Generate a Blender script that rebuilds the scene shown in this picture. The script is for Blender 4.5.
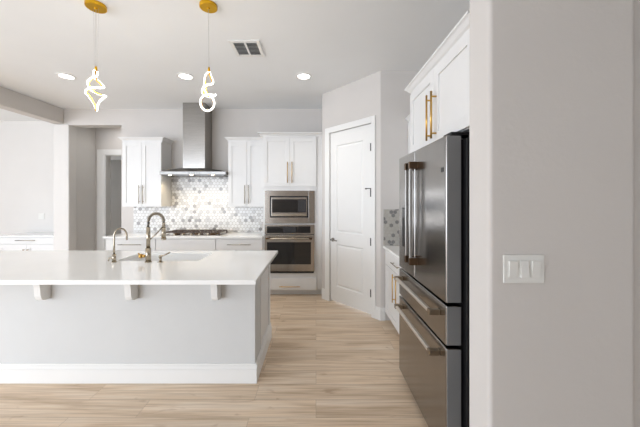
import bpy, bmesh, math, random
from mathutils import Vector, Matrix

for o in list(bpy.data.objects):
    bpy.data.objects.remove(o, do_unlink=True)
SC = bpy.context.scene
COL = SC.collection
rnd = random.Random(7)

# ------------------------------------------------------------------ camera
cam_d = bpy.data.cameras.new('camera'); cam = bpy.data.objects.new('camera', cam_d); COL.objects.link(cam)
cam.location = (0, 0, 1.47); cam.rotation_euler = (math.radians(90), 0, 0)
cam_d.sensor_width = 36.0; cam_d.lens = 36.0 * 290 / 640
cam_d.shift_x = 4 / 640; cam_d.shift_y = -13.5 / 640
cam_d.clip_start = 0.02
SC.camera = cam

# ------------------------------------------------------------------ world, daylight, exposure
W = bpy.data.worlds.new('sky'); SC.world = W; W.use_nodes = True
W.node_tree.nodes['Background'].inputs[0].default_value = (0.86, 0.94, 1.05, 1)
W.node_tree.nodes['Background'].inputs[1].default_value = 0.8

def area(name, loc, rot, sx, sy, watts, color):
    d = bpy.data.lights.new(name, 'AREA'); d.shape = 'RECTANGLE'; d.size = sx; d.size_y = sy
    d.energy = watts; d.color = color
    o = bpy.data.objects.new(name, d); COL.objects.link(o); o.location = loc; o.rotation_euler = rot
    return o
# daylight through the wide windows of the great room on the left and the glazed wall behind
area('daylight_left', (-8.25, -0.9, 1.45), (0, math.radians(-90), 0), 2.5, 6.2, 88, (0.86, 0.95, 1.08))
area('daylight_rear', (-5.0, -4.3, 1.45), (math.radians(90), 0, 0), 4.4, 2.5, 90, (0.86, 0.95, 1.08))

# glazed entry door on the right
area('daylight_entry', (4.06, -0.1, 1.05), (0, math.radians(90), 0), 2.0, 1.5, 2.0, (0.95, 0.98, 1.02))

SC.view_settings.view_transform = 'Standard'
SC.view_settings.look = 'None'
SC.view_settings.gamma = 1
SC.view_settings.use_curve_mapping = False
SC.view_settings.exposure = 1.22

# ------------------------------------------------------------------ materials
def srgb(r, g, b):
    f = lambda c: (c / 12.92) if c <= 0.04045 else ((c + 0.055) / 1.055) ** 2.4
    return (f(r / 255), f(g / 255), f(b / 255), 1)

def mat(name, col, rough=0.5, metal=0.0, noise=0.0, nscale=8.0, bump=0.0, bscale=60.0, stretch=(1, 1, 1),
        emit=None, estr=0.0, spec=0.5, coat=0.0):
    m = bpy.data.materials.new(name); m.use_nodes = True
    nt = m.node_tree; b = nt.nodes['Principled BSDF']
    b.inputs['Base Color'].default_value = col; b.inputs['Roughness'].default_value = rough
    b.inputs['Metallic'].default_value = metal; b.inputs['Specular IOR Level'].default_value = spec
    b.inputs['Coat Weight'].default_value = coat
    tc = nt.nodes.new('ShaderNodeTexCoord'); mp = nt.nodes.new('ShaderNodeMapping')
    mp.inputs['Scale'].default_value = stretch
    nt.links.new(tc.outputs['Object'], mp.inputs['Vector'])
    if noise > 0:
        n = nt.nodes.new('ShaderNodeTexNoise'); n.inputs['Scale'].default_value = nscale; n.inputs['Detail'].default_value = 4
        nt.links.new(mp.outputs['Vector'], n.inputs['Vector'])
        r = nt.nodes.new('ShaderNodeValToRGB')
        r.color_ramp.elements[0].position = 0.3; r.color_ramp.elements[1].position = 0.7
        r.color_ramp.elements[0].color = tuple(c * (1 - noise) for c in col[:3]) + (1,)
        r.color_ramp.elements[1].color = tuple(min(1, c * (1 + noise)) for c in col[:3]) + (1,)
        nt.links.new(n.outputs['Fac'], r.inputs['Fac']); nt.links.new(r.outputs['Color'], b.inputs['Base Color'])
    if bump > 0:
        n2 = nt.nodes.new('ShaderNodeTexNoise'); n2.inputs['Scale'].default_value = bscale; n2.inputs['Detail'].default_value = 3
        nt.links.new(mp.outputs['Vector'], n2.inputs['Vector'])
        bp = nt.nodes.new('ShaderNodeBump'); bp.inputs['Strength'].default_value = bump; bp.inputs['Distance'].default_value = 0.01
        nt.links.new(n2.outputs['Fac'], bp.inputs['Height']); nt.links.new(bp.outputs['Normal'], b.inputs['Normal'])
    if emit:
        b.inputs['Emission Color'].default_value = emit; b.inputs['Emission Strength'].default_value = estr
    return m

M = {}
M['wall'] = mat('painted_wall', srgb(214, 209, 204), 0.85, noise=0.015, nscale=3, bump=0.12, bscale=45)
M['wall_light'] = mat('pale_painted_wall', srgb(226, 223, 219), 0.85, noise=0.01, nscale=3, bump=0.1, bscale=45)
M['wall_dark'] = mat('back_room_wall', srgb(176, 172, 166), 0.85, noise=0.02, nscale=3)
M['ceiling'] = mat('ceiling_paint', srgb(243, 244, 244), 0.9, noise=0.01, nscale=2, bump=0.08, bscale=60)
M['trim'] = mat('white_trim_paint', srgb(238, 237, 234), 0.4, noise=0.006, nscale=6)
M['cab'] = mat('white_cabinet_lacquer', srgb(232, 231, 229), 0.38, noise=0.006, nscale=5)
M['knee'] = mat('island_wall_paint', srgb(212, 212, 210), 0.8, noise=0.012, nscale=4, bump=0.12, bscale=45)
M['quartz'] = mat('white_quartz', srgb(247, 246, 243), 0.10, noise=0.02, nscale=2.5)
M['steel'] = mat('brushed_stainless', srgb(162, 159, 155), 0.26, 1.0, noise=0.05, nscale=6, stretch=(1, 1, 14))
M['steel_fridge'] = mat('dark_brushed_stainless', srgb(154, 151, 148), 0.2, 1.0, noise=0.06, nscale=3, stretch=(1, 2.5, .4))
M['steel_h'] = mat('horizontally_brushed_stainless', srgb(174, 168, 161), 0.15, 1.0, noise=0.06, nscale=4, stretch=(3, 1, .4))
M['steel_hood'] = mat('hood_canopy_stainless', srgb(140, 138, 135), 0.3, 1.0, noise=0.05, nscale=5, stretch=(3, 1, .5))
M['dark_steel'] = mat('dark_steel', srgb(96, 95, 93), 0.35, 1.0, noise=0.05, nscale=8)
M['black'] = mat('black_plastic', srgb(16, 16, 17), 0.5, noise=0.1, nscale=10)
M['glass_black'] = mat('black_oven_glass', srgb(22, 21, 22), 0.06, noise=0.1, nscale=3, coat=0.3)
M['display'] = mat('dark_display', srgb(58, 58, 60), 0.12, noise=0.1, nscale=6)
M['brass'] = mat('brushed_brass', srgb(204, 164, 92), 0.28, 1.0, noise=0.06, nscale=20)
M['gold'] = mat('polished_gold', srgb(222, 172, 40), 0.3, 0.85, noise=0.04, nscale=8)
M['bronze'] = mat('brushed_bronze', srgb(104, 84, 66), 0.35, 1.0, noise=0.08, nscale=20)
M['bronze_light'] = mat('pale_bronze', srgb(150, 136, 118), 0.35, 1.0, noise=0.06, nscale=20)
M['champagne'] = mat('champagne_nickel', srgb(174, 164, 147), 0.25, 1.0, noise=0.05, nscale=20)
M['iron'] = mat('cast_iron_grate', srgb(84, 70, 60), 0.45, 0.3, noise=0.2, nscale=30)
M['hinge'] = mat('satin_nickel', srgb(74, 73, 72), 0.5, 0.2, noise=0.05, nscale=30)
M['plate'] = mat('white_switch_plastic', srgb(232, 231, 226), 0.35, noise=0.005, nscale=5)
M['grout'] = mat('light_grout', srgb(182, 175, 166), 0.9, noise=0.04, nscale=40)
M['hexw'] = mat('white_marble_hexagon', srgb(240, 239, 237), 0.22, noise=0.05, nscale=12)
M['hexg'] = mat('pale_grey_marble_hexagon', srgb(214, 212, 210), 0.22, noise=0.07, nscale=14)
M['hexd'] = mat('mid_grey_marble_hexagon', srgb(172, 170, 169), 0.22, noise=0.10, nscale=16)
M['hexs'] = mat('dark_grey_marble_hexagon', srgb(140, 138, 136), 0.25, noise=0.10, nscale=16)
M['hexb'] = mat('greige_stone_hexagon', srgb(190, 186, 178), 0.3, noise=0.06, nscale=16)
M['led'] = mat('led_tube', (1, 1, 1, 1), 0.4, emit=(1, 0.97, 0.9, 1), estr=1.6)
M['lens'] = mat('lit_lens', (1, 1, 1, 1), 0.4, emit=(1, 0.97, 0.92, 1), estr=4.0)
M['bulb'] = mat('warm_hood_bulb', (1, 1, 1, 1), 0.4, emit=(1, 0.86, 0.6, 1), estr=14.0)
M['wire'] = mat('pale_cord', srgb(190, 188, 184), 0.5, noise=0.02, nscale=20)
M['enamel'] = mat('grey_enamel', srgb(128, 127, 126), 0.35, noise=0.02, nscale=5)
M['sink'] = mat('white_sink_enamel', srgb(247, 246, 244), 0.2, noise=0.004, nscale=5)
M['pale_bar'] = mat('pale_brushed_nickel', srgb(226, 220, 212), 0.4, 1.0, noise=0.04, nscale=20)
M['duct'] = mat('dark_duct', srgb(52, 52, 52), 0.8, noise=0.1, nscale=20)

def floor_material():
    m = bpy.data.materials.new('light_oak_planks'); m.use_nodes = True
    nt = m.node_tree; N = nt.nodes; L = nt.links; b = N['Principled BSDF']
    tc = N.new('ShaderNodeTexCoord')
    br = N.new('ShaderNodeTexBrick'); br.offset = 0.37; br.inputs['Scale'].default_value = 1
    br.inputs['Brick Width'].default_value = 1.22; br.inputs['Row Height'].default_value = 0.178
    br.inputs['Mortar Size'].default_value = 0.0012; br.inputs['Mortar Smooth'].default_value = 0.2
    br.inputs['Color1'].default_value = (0, 0, 0, 1); br.inputs['Color2'].default_value = (1, 1, 1, 1)
    br.inputs['Mortar'].default_value = (0.5, 0.5, 0.5, 1)
    L.new(tc.outputs['Object'], br.inputs['Vector'])
    # each plank shifts its own grain
    sep = N.new('ShaderNodeSeparateXYZ'); L.new(tc.outputs['Object'], sep.inputs[0])
    mul = N.new('ShaderNodeMath'); mul.operation = 'MULTIPLY'; mul.inputs[1].default_value = 13.0
    L.new(br.outputs['Color'], mul.inputs[0])
    cmb = N.new('ShaderNodeCombineXYZ'); L.new(sep.outputs[0], cmb.inputs[0]); L.new(sep.outputs[1], cmb.inputs[1]); L.new(mul.outputs[0], cmb.inputs[2])
    def noise(sx, sy, det, dist=0.0):
        mp = N.new('ShaderNodeMapping'); mp.inputs['Scale'].default_value = (sx, sy, 1)
        L.new(cmb.outputs[0], mp.inputs['Vector'])
        n = N.new('ShaderNodeTexNoise'); n.inputs['Scale'].default_value = 1; n.inputs['Detail'].default_value = det
        n.inputs['Distortion'].default_value = dist
        L.new(mp.outputs[0], n.inputs['Vector']); return n
    n1 = noise(1.0, 11, 6, 1.0); n2 = noise(2.2, 95, 5, 0.3); n3 = noise(5, 14, 2, 0.8)
    ramp = N.new('ShaderNodeValToRGB'); e = ramp.color_ramp.elements
    e[0].position = 0.28; e[0].color = srgb(206, 180, 151); e[1].position = 0.72; e[1].color = srgb(242, 226, 206)
    mid = ramp.color_ramp.elements.new(0.48); mid.color = srgb(232, 209, 182)
    L.new(n1.outputs['Fac'], ramp.inputs['Fac'])
    def mix(kind, fac, a, bcol):
        x = N.new('ShaderNodeMix'); x.data_type = 'RGBA'; x.blend_type = kind
        if isinstance(fac, float): x.inputs[0].default_value = fac
        else: L.new(fac, x.inputs[0])
        L.new(a, x.inputs[6])
        if isinstance(bcol, tuple): x.inputs[7].default_value = bcol
        else: L.new(bcol, x.inputs[7])
        return x.outputs[2]
    r2 = N.new('ShaderNodeValToRGB'); r2.color_ramp.elements[0].position = 0.3; r2.color_ramp.elements[1].position = 0.62
    r2.color_ramp.elements[0].color = (0.70, 0.66, 0.62, 1); r2.color_ramp.elements[1].color = (1, 1, 1, 1)
    L.new(n2.outputs['Fac'], r2.inputs['Fac'])
    c = mix('MULTIPLY', 0.9, ramp.outputs['Color'], r2.outputs['Color'])
    r3 = N.new('ShaderNodeValToRGB'); r3.color_ramp.elements[0].position = 0.66; r3.color_ramp.elements[1].position = 0.78
    r3.color_ramp.elements[0].color = (1, 1, 1, 1); r3.color_ramp.elements[1].color = (0.62, 0.52, 0.44, 1)
    L.new(n3.outputs['Fac'], r3.inputs['Fac'])
    c = mix('MULTIPLY', 0.6, c, r3.outputs['Color'])
    rp = N.new('ShaderNodeValToRGB'); rp.color_ramp.elements[0].color = (0.93, 0.92, 0.91, 1); rp.color_ramp.elements[1].color = (1.03, 1.03, 1.03, 1)
    L.new(br.outputs['Color'], rp.inputs['Fac'])
    c = mix('MULTIPLY', 1.0, c, rp.outputs['Color'])
    c = mix('MIX', br.outputs['Fac'], c, srgb(168, 146, 126))
    L.new(c, b.inputs['Base Color'])
    b.inputs['Roughness'].default_value = 0.42; b.inputs['Specular IOR Level'].default_value = 0.35
    bp = N.new('ShaderNodeBump'); bp.inputs['Strength'].default_value = 0.05; bp.inputs['Distance'].default_value = 0.004
    L.new(n2.outputs['Fac'], bp.inputs['Height']); L.new(bp.outputs['Normal'], b.inputs['Normal'])
    return m
M['floor'] = floor_material()

# ------------------------------------------------------------------ mesh helpers
class Frame:
    """Local frame: u along a front, v up, d outwards from the front."""
    def __init__(s, o, U, N):
        s.o = Vector(o); s.U = Vector(U).normalized(); s.N = Vector(N).normalized()
    def p(s, u, v, d):
        return s.o + s.U * u + Vector((0, 0, 1)) * v + s.N * d

class MB:
    def __init__(s): s.bm = bmesh.new(); s.mats = []; s.mi = 0
    def m(s, name):
        if name not in s.mats: s.mats.append(name)
        s.mi = s.mats.index(name); return s
    def _hexa(s, pts, bevel=0.0, seg=2):
        bm = s.bm
        vs = [bm.verts.new(p) for p in pts]
        F = [(0, 3, 2, 1), (4, 5, 6, 7), (0, 1, 5, 4), (1, 2, 6, 5), (2, 3, 7, 6), (3, 0, 4, 7)]
        fs = [bm.faces.new([vs[i] for i in f]) for f in F]
        bmesh.ops.recalc_face_normals(bm, faces=fs)
        for f in fs: f.material_index = s.mi
        if bevel > 0:
            es = list({e for f in fs for e in f.edges})
            r = bmesh.ops.bevel(bm, geom=es, offset=bevel, segments=seg, profile=0.5, affect='EDGES', clamp_overlap=True)
            for f in r['faces']: f.material_index = s.mi; f.smooth = False
    def box(s, x0, x1, y0, y1, z0, z1, bevel=0.0, seg=2):
        s._hexa([Vector(p) for p in ((x0, y0, z0), (x1, y0, z0), (x1, y1, z0), (x0, y1, z0),
                                     (x0, y0, z1), (x1, y0, z1), (x1, y1, z1), (x0, y1, z1))], bevel, seg); return s
    def fbox(s, fr, u0, u1, v0, v1, d0, d1, bevel=0.0, seg=2):
        q = [fr.p(u, v, d) for v in (v0, v1) for (u, d) in ((u0, d0), (u1, d0), (u1, d1), (u0, d1))]
        s._hexa(q, bevel, seg); return s
    def prism(s, pts, vec, smooth=False):
        """pts: closed planar outline, extruded by vec"""
        bm = s.bm; vec = Vector(vec)
        a = [bm.verts.new(Vector(p)) for p in pts]; b = [bm.verts.new(Vector(p) + vec) for p in pts]
        n = len(pts); fs = [bm.faces.new(a), bm.faces.new(b[::-1])]
        for i in range(n):
            f = bm.faces.new([a[i], b[i], b[(i + 1) % n], a[(i + 1) % n]]); f.smooth = smooth; fs.append(f)
        bmesh.ops.recalc_face_normals(bm, faces=fs)
        for f in fs: f.material_index = s.mi
        return s
    def tube(s, pts, r, n=12, closed=False, cap=True, squash=None):
        bm = s.bm; P = [Vector(p) for p in pts]; k = len(P)
        R = r if isinstance(r, (list, tuple)) else [r] * k
        T = []
        for i in range(k):
            if closed: t = P[(i + 1) % k] - P[i - 1]
            else: t = P[min(i + 1, k - 1)] - P[max(i - 1, 0)]
            T.append(t.normalized())
        a = Vector((0, 0, 1)) if abs(T[0].z) < 0.9 else Vector((1, 0, 0))
        nrm = (a - T[0] * a.dot(T[0])).normalized(); rings = []
        for i in range(k):
            nrm = (nrm - T[i] * nrm.dot(T[i]))
            if nrm.length < 1e-6: nrm = T[i].orthogonal()
            nrm.normalize(); bn = T[i].cross(nrm)
            rings.append([bm.verts.new(P[i] + (nrm * math.cos(2 * math.pi * j / n) + bn * math.sin(2 * math.pi * j / n)) * R[i]) for j in range(n)])
        fs = []
        for i in range(k if closed else k - 1):
            A = rings[i]; B = rings[(i + 1) % k]
            off = 0
            if closed and i == k - 1:
                off = min(range(n), key=lambda o: sum((A[j].co - B[(j + o) % n].co).length for j in range(n)))
            for j in range(n):
                f = bm.faces.new([A[j], A[(j + 1) % n], B[(j + 1 + off) % n], B[(j + off) % n]]); f.smooth = True; fs.append(f)
        if cap and not closed:
            fs.append(bm.faces.new(rings[0][::-1])); fs.append(bm.faces.new(rings[-1]))
        bmesh.ops.recalc_face_normals(bm, faces=fs)
        for f in fs: f.material_index = s.mi
        return s
    def cyl(s, p0, p1, r, n=20, r2=None):
        return s.tube([p0, p1], [r, r if r2 is None else r2], n)
    def lathe(s, c, prof, n=28, axis=(0, 0, 1)):
        """prof: list of (radius, height along axis) from centre c"""
        ax = Vector(axis).normalized(); c = Vector(c)
        u = ax.orthogonal().normalized(); v = ax.cross(u); bm = s.bm; rings = []
        for (r, h) in prof:
            if r < 1e-6: rings.append([bm.verts.new(c + ax * h)])
            else: rings.append([bm.verts.new(c + ax * h + (u * math.cos(2 * math.pi * j / n) + v * math.sin(2 * math.pi * j / n)) * r) for j in range(n)])
        fs = []
        for A, B in zip(rings, rings[1:]):
            for j in range(n):
                q = []
                for w in (A[j % len(A)], A[(j + 1) % len(A)], B[(j + 1) % len(B)], B[j % len(B)]):
                    if w not in q: q.append(w)
                if len(q) >= 3:
                    try: f = bm.faces.new(q); f.smooth = False; fs.append(f)
                    except ValueError: pass
        bmesh.ops.recalc_face_normals(bm, faces=fs)
        for f in fs: f.material_index = s.mi
        return s
    def build(s, name, parent=None, origin=None, default='cab'):
        """links ONE mesh object; coordinates are given in the room, kept relative to the thing's base"""
        loc = Vector((0, 0, 0))
        if parent is not None:
            p = parent
            while p is not None: loc += p.location; p = p.parent
        elif origin is not None: loc = Vector(origin)
        bmesh.ops.translate(s.bm, verts=s.bm.verts, vec=-loc)
        me = bpy.data.meshes.new(name); s.bm.to_mesh(me); s.bm.free()
        for k in (s.mats or [default]): me.materials.append(M[k])
        o = bpy.data.objects.new(name, me); COL.objects.link(o)
        if parent is not None: o.parent = parent
        elif origin is not None: o.location = loc
        return o

def tag(o, label, cat, group=None):
    o['label'] = label; o['category'] = cat
    if group: o['group'] = group
    return o
def thing(name, label, cat, loc, group=None):
    o = bpy.data.objects.new(name, None); COL.objects.link(o); o.location = loc; o.empty_display_size = 0.1
    return tag(o, label, cat, group)
def struct(mb, name, label=None, cat=None):
    o = mb.build(name); o['kind'] = 'structure'
    o['label'] = label; o['category'] = cat
    return o
def smooth_path(pts, per=8, closed=False):
    P = [Vector(p) for p in pts]; n = len(P); out = []
    for i in range(n if closed else n - 1):
        g = (lambda k: P[k % n]) if closed else (lambda k: P[max(0, min(n - 1, k))])
        a, b, c, d = g(i - 1), g(i), g(i + 1), g(i + 2)
        for j in range(per):
            t = j / per
            out.append(0.5 * ((2 * b) + (c - a) * t + (2 * a - 5 * b + 4 * c - d) * t * t + (3 * b - a - 3 * c + d) * t ** 3))
    if not closed: out.append(P[-1])
    return out

# ------------------------------------------------------------------ the room
CE = 3.05
struct(MB().m('floor').box(-8.4, 4.2, -4.4, 8.6, -0.1, 0), 'floor', 'light oak plank floor running across the kitchen', 'floor')
struct(MB().m('ceiling').box(-8.4, 4.2, -4.4, 8.6, CE, CE + 0.1), 'ceiling', 'smooth white ceiling with recessed lights', 'ceiling')
struct(MB().m('wall').box(-3.375, 0.23, 5.03, 5.2, 0, CE).box(-4.29, -3.375, 5.03, 5.2, 2.77, CE).box(-4.56, -4.29, 5.03, 5.2, 2.792, CE), 'wall_back', 'greige kitchen wall behind range hood and cabinets', 'wall')
struct(MB().m('wall').box(-4.56, -4.37, -4.4, 5.03, 2.79, CE, 0.012), 'trim_1', 'dropped ceiling beam along the left side of kitchen', 'beam')
struct(MB().m('wall_light').box(-4.56, -4.29, 5.03, 5.2, 0, 2.79, 0.015).box(-4.5, -4.34, 5.2, 5.9, 0, CE), 'wall_pillar', 'pale wall end between the left alcove and the hallway opening', 'wall')
struct(MB().m('wall_light').box(-8.4, -4.5, 5.8, 5.9, 0, CE), 'wall_alcove', 'pale wall behind the built-in cabinet at far left', 'wall')
# hallway end wall with a cased doorway, and the dim room beyond it
struct(MB().m('wall').box(-4.34, -4.15, 5.7, 5.82, 0, CE).box(-4.15, -3.28, 5.7, 5.82, 2.36, CE).box(-3.28, -2.2, 5.7, 5.82, 0, CE), 'wall_hall', 'grey hallway wall around the far doorway', 'wall')
struct(MB().m('trim').box(-4.29, -4.15, 5.678, 5.7, 0, 2.46, 0.003).box(-4.15, -3.15, 5.678, 5.7, 2.36, 2.46, 0.003).box(-3.28, -3.15, 5.678, 5.7, 0, 2.36, 0.003)
       .box(-4.15, -4.13, 5.69, 5.83, 0, 2.36).box(-4.13, -3.28, 5.69, 5.83, 2.345, 2.36), 'trim_2', 'white casing around the hallway doorway', 'door casing')
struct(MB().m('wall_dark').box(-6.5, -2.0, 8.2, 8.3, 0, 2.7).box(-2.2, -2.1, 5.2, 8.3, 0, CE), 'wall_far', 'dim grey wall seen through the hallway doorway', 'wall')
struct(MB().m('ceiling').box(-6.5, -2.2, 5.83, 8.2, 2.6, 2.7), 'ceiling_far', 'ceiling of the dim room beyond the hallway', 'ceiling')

# pantry: angled wall from A to B with the door opening
A = Vector((0.095, 4.34, 0)); B = Vector((0.79, 3.545, 0)); PL = (B - A).length
U = (B - A).normalized(); Np = Vector((U.y, -U.x, 0))
if Np.y > 0: Np = -Np
PF = Frame(A, U, Np)
t0, t1 = 0.155 * PL, 0.875 * PL
w = MB().m('wall')
w.fbox(PF, 0, t0, 0, CE, -0.11, 0).fbox(PF, t1, PL, 0, CE, -0.11, 0).fbox(PF, t0, t1, 2.44, CE, -0.11, 0)
struct(w, 'wall_pantry', 'angled greige wall around the pantry door', 'wall')
struct(MB().m('wall').box(0.79, 1.57, 3.545, 3.66, 0, CE), 'wall_return', 'short wall at the end of the fridge run', 'wall')
struct(MB().m('wall').box(0.095, 0.23, 4.345, 5.03, 0, CE), 'wall_pantry_side', 'side wall between the oven tower and pantry', 'wall')
struct(MB().m('wall').box(1.45, 1.57, 1.34, 3.545, 0, CE), 'wall_right', 'kitchen wall behind the refrigerator', 'wall')
struct(MB().m('wall').box(0.70, 1.29, 1.17, 1.335, 0, CE, 0.016, 4), 'wall_front', 'grey wall end beside the refrigerator with a light switch', 'wall')
struct(MB().m('wall').box(1.29, 4.2, 1.235, 1.335, 0, CE), 'wall_side', 'grey wall right of the refrigerator wall end', 'wall')
# rest of the great room, behind and left of the camera, with wide window openings
struct(MB().m('wall').box(4.1, 4.2, -4.4, -0.9, 0, CE).box(4.1, 4.2, 0.7, 1.235, 0, CE).box(4.1, 4.2, -0.9, 0.7, 2.1, CE), 'wall_entry', 'wall of the entry right of the camera', 'wall')
struct(MB().m('wall').box(-2.7, 4.1, -4.4, -4.3, 0, CE).box(-8.3, -7.3, -4.4, -4.3, 0, CE).box(-7.3, -2.7, -4.4, -4.3, 2.75, CE), 'wall_rear', 'wall behind the camera around a glazed opening', 'wall')
struct(MB().m('wall').box(-8.4, -8.3, -4.4, -4.1, 0, CE).box(-8.4, -8.3, 2.3, 5.8, 0, CE).box(-8.4, -8.3, -4.1, 2.3, 2.75, CE).box(-8.4, -8.3, -4.1, 2.3, 0, 0.15), 'wall_left', 'great room wall with wide windows', 'wall')

struct(MB().m('wall').box(-1.4, 4.1, -1.42, -1.3, 0, CE), 'wall_daylight_block', 'added unseen wall behind the camera blocking rear daylight', 'wall')  # added out of view to keep rear daylight off the switch wall end
# baseboards
def baseboard(mb, fr, u0, u1, h=0.155):
    mb.m('trim')
    mb.fbox(fr, u0, u1, 0, h * .72, 0, 0.016, 0.002).fbox(fr, u0, u1, h * .72, h * .90, 0, 0.012, 0.002).fbox(fr, u0, u1, h * .90, h, 0, 0.008, 0.002)
b_ = MB(); baseboard(b_, PF, 0.0, 0.07 * PL); struct(b_, 'baseboard_pantry_left', 'short white baseboard left of the pantry door', 'baseboard')
b_ = MB(); baseboard(b_, PF, 0.93 * PL, PL + 0.012); baseboard(b_, Frame((0.79, 3.545, 0), (1, 0, 0), (0, -1, 0)), -0.012, 0.055)
struct(b_, 'baseboard_pantry_right', 'short white baseboard right of the pantry door', 'baseboard')
b_ = MB(); baseboard(b_, Frame((0.70, 1.17, 0), (1, 0, 0), (0, -1, 0)), -0.016, 0.59); struct(b_, 'baseboard_front', 'white baseboard under the light switch wall', 'baseboard')
b_ = MB(); baseboard(b_, Frame((-4.37, 5.03, 0), (1, 0, 0), (0, -1, 0)), -0.19, 0.08); struct(b_, 'baseboard_pillar', 'white baseboard on the wall end by the hallway', 'baseboard')

# pantry door and casing
c_ = MB().m('trim'); a0, a1 = 0.068 * PL, 0.932 * PL
for (u0, u1, v0, v1) in ((a0, t0, 0, 2.52), (t1, a1, 0, 2.52), (t0, t1, 2.44, 2.52)):
    c_.fbox(PF, u0, u1, v0, v1, 0, 0.018, 0.004)
struct(c_, 'trim_3', 'white casing around the pantry door', 'door casing')
door = thing('door_1', 'white two-panel pantry door in the angled wall', 'door', tuple(PF.p((t0 + t1) / 2, 0, 0)))
door['kind'] = 'structure'
d_ = MB().m('trim'); g = 0.004; du0, du1 = t0 + g, t1 - g; dw = du1 - du0
z0, z1 = 0.024, 2.435; F0, F1 = -0.045, -0.008
def holed_panel(mb, fr, u0, u1, v0, v1, d0, d1, holes, rec=0.014, slope=0.016):
    """slab front with recessed panels (holes share the same u range)"""
    hu0, hu1 = holes[0][0], holes[0][1]
    mb.fbox(fr, u0, hu0, v0, v1, d0, d1); mb.fbox(fr, hu1, u1, v0, v1, d0, d1)
    vv = [v0]
    for h in holes: vv += [h[2], h[3]]
    vv.append(v1)
    for i in range(0, len(vv), 2): mb.fbox(fr, hu0, hu1, vv[i], vv[i + 1], d0, d1)
    bm = mb.bm
    for (a, b, c, d) in holes:
        o = [fr.p(*q) for q in ((a, c, d1), (b, c, d1), (b, d, d1), (a, d, d1))]
        i1 = [fr.p(*q) for q in ((a + slope, c + slope, d1 - rec), (b - slope, c + slope, d1 - rec), (b - slope, d - slope, d1 - rec), (a + slope, d - slope, d1 - rec))]
        s2 = slope * 2.6
        i2 = [fr.p(*q) for q in ((a + s2, c + s2, d1 - rec * .25), (b - s2, c + s2, d1 - rec * .25), (b - s2, d - s2, d1 - rec * .25), (a + s2, d - s2, d1 - rec * .25))]
        V = [[bm.verts.new(p) for p in ring] for ring in (o, i1, i2)]
        for R0, R1 in zip(V, V[1:]):
            for k in range(4):
                f = bm.faces.new([R0[k], R0[(k + 1) % 4], R1[(k + 1) % 4], R1[k]]); f.material_index = mb.mi
        f = bm.faces.new(V[2]); f.material_index = mb.mi
    fs = list(bm.faces); 
    return mb
hl, hr = du0 + 0.155 * dw, du1 - 0.19 * dw
holed_panel(d_, PF, du0, du1, z0, z1, F0, F1, [(hl, hr, 0.24, 0.845), (hl, hr, 1.01, 2.25)])
d_.build('door_slab', door)
h_ = MB().m('steel'); ku = du0 + 0.055
h_.cyl(PF.p(ku, 0.90, F1), PF.p(ku, 0.90, F1 + 0.012), 0.028); h_.cyl(PF.p(ku, 0.90, F1 + 0.012), PF.p(ku, 0.90, F1 + 0.05), 0.011)
h_.tube([PF.p(ku - 0.005, 0.90, F1 + 0.05), PF.p(ku + 0.05, 0.90, F1 + 0.052), PF.p(ku + 0.115, 0.897, F1 + 0.045)], 0.0085)
h_.build('lever_handle', door)
for hz in (0.29, 0.94, 1.56, 2.14):
    MB().m('hinge').cyl(PF.p(du1 + 0.001, hz - 0.05, F1 + 0.006), PF.p(du1 + 0.001, hz + 0.05, F1 + 0.006), 0.0075, 10).fbox(PF, du1 - 0.03, du1 - 0.001, hz - 0.05, hz + 0.05, F1, F1 + 0.003).build('hinge', door)
MB().m('hinge').tube([PF.p(du1, 1.615, F1 + 0.012), PF.p(du1 - 0.03, 1.617, F1 + 0.02), PF.p(du1 - 0.085, 1.615, F1 + 0.026)], 0.005, 8).cyl(PF.p(du1 - 0.085, 1.615, F1 + 0.026), PF.p(du1 - 0.085, 1.615, F1 + 0.004), 0.009, 10).build('hinge_stop', door)

# ------------------------------------------------------------------ cabinet helpers
def shaker(fr, u0, u1, v0, v1, name, parent, rail=0.06, th=0.02, matn='cab', d=0.0):
    mb = MB().m(matn)
    b = 0.0012
    mb.fbox(fr, u0, u0 + rail, v0, v1, d, d + th, b, 1).fbox(fr, u1 - rail, u1, v0, v1, d, d + th, b, 1)
    mb.fbox(fr, u0 + rail, u1 - rail, v0, v0 + rail, d, d + th, b, 1).fbox(fr, u0 + rail, u1 - rail, v1 - rail, v1, d, d + th, b, 1)
    mb.fbox(fr, u0 + rail, u1 - rail, v0 + rail, v1 - rail, d, d + th - 0.010)
    return mb.build(name, parent)
def slab(fr, u0, u1, v0, v1, name, parent, th=0.02):
    return MB().m('cab').fbox(fr, u0, u1, v0, v1, 0, th, 0.002).build(name, parent)
def pull(fr, u, v, length, parent, vertical=True, matn='brass', d0=0.02, r=0.0055, off=0.03):
    mb = MB().m(matn); h = length / 2; k = h * 0.78
    q = (lambda a, d: fr.p(u, v + a, d)) if vertical else (lambda a, d: fr.p(u + a, v, d))
    mb.cyl(q(-h, d0 + off), q(h, d0 + off), r, 10)
    for sg in (-k, k): mb.cyl(q(sg, d0), q(sg, d0 + off), r * .85, 10)
    return mb.build('handle', parent)
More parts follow.
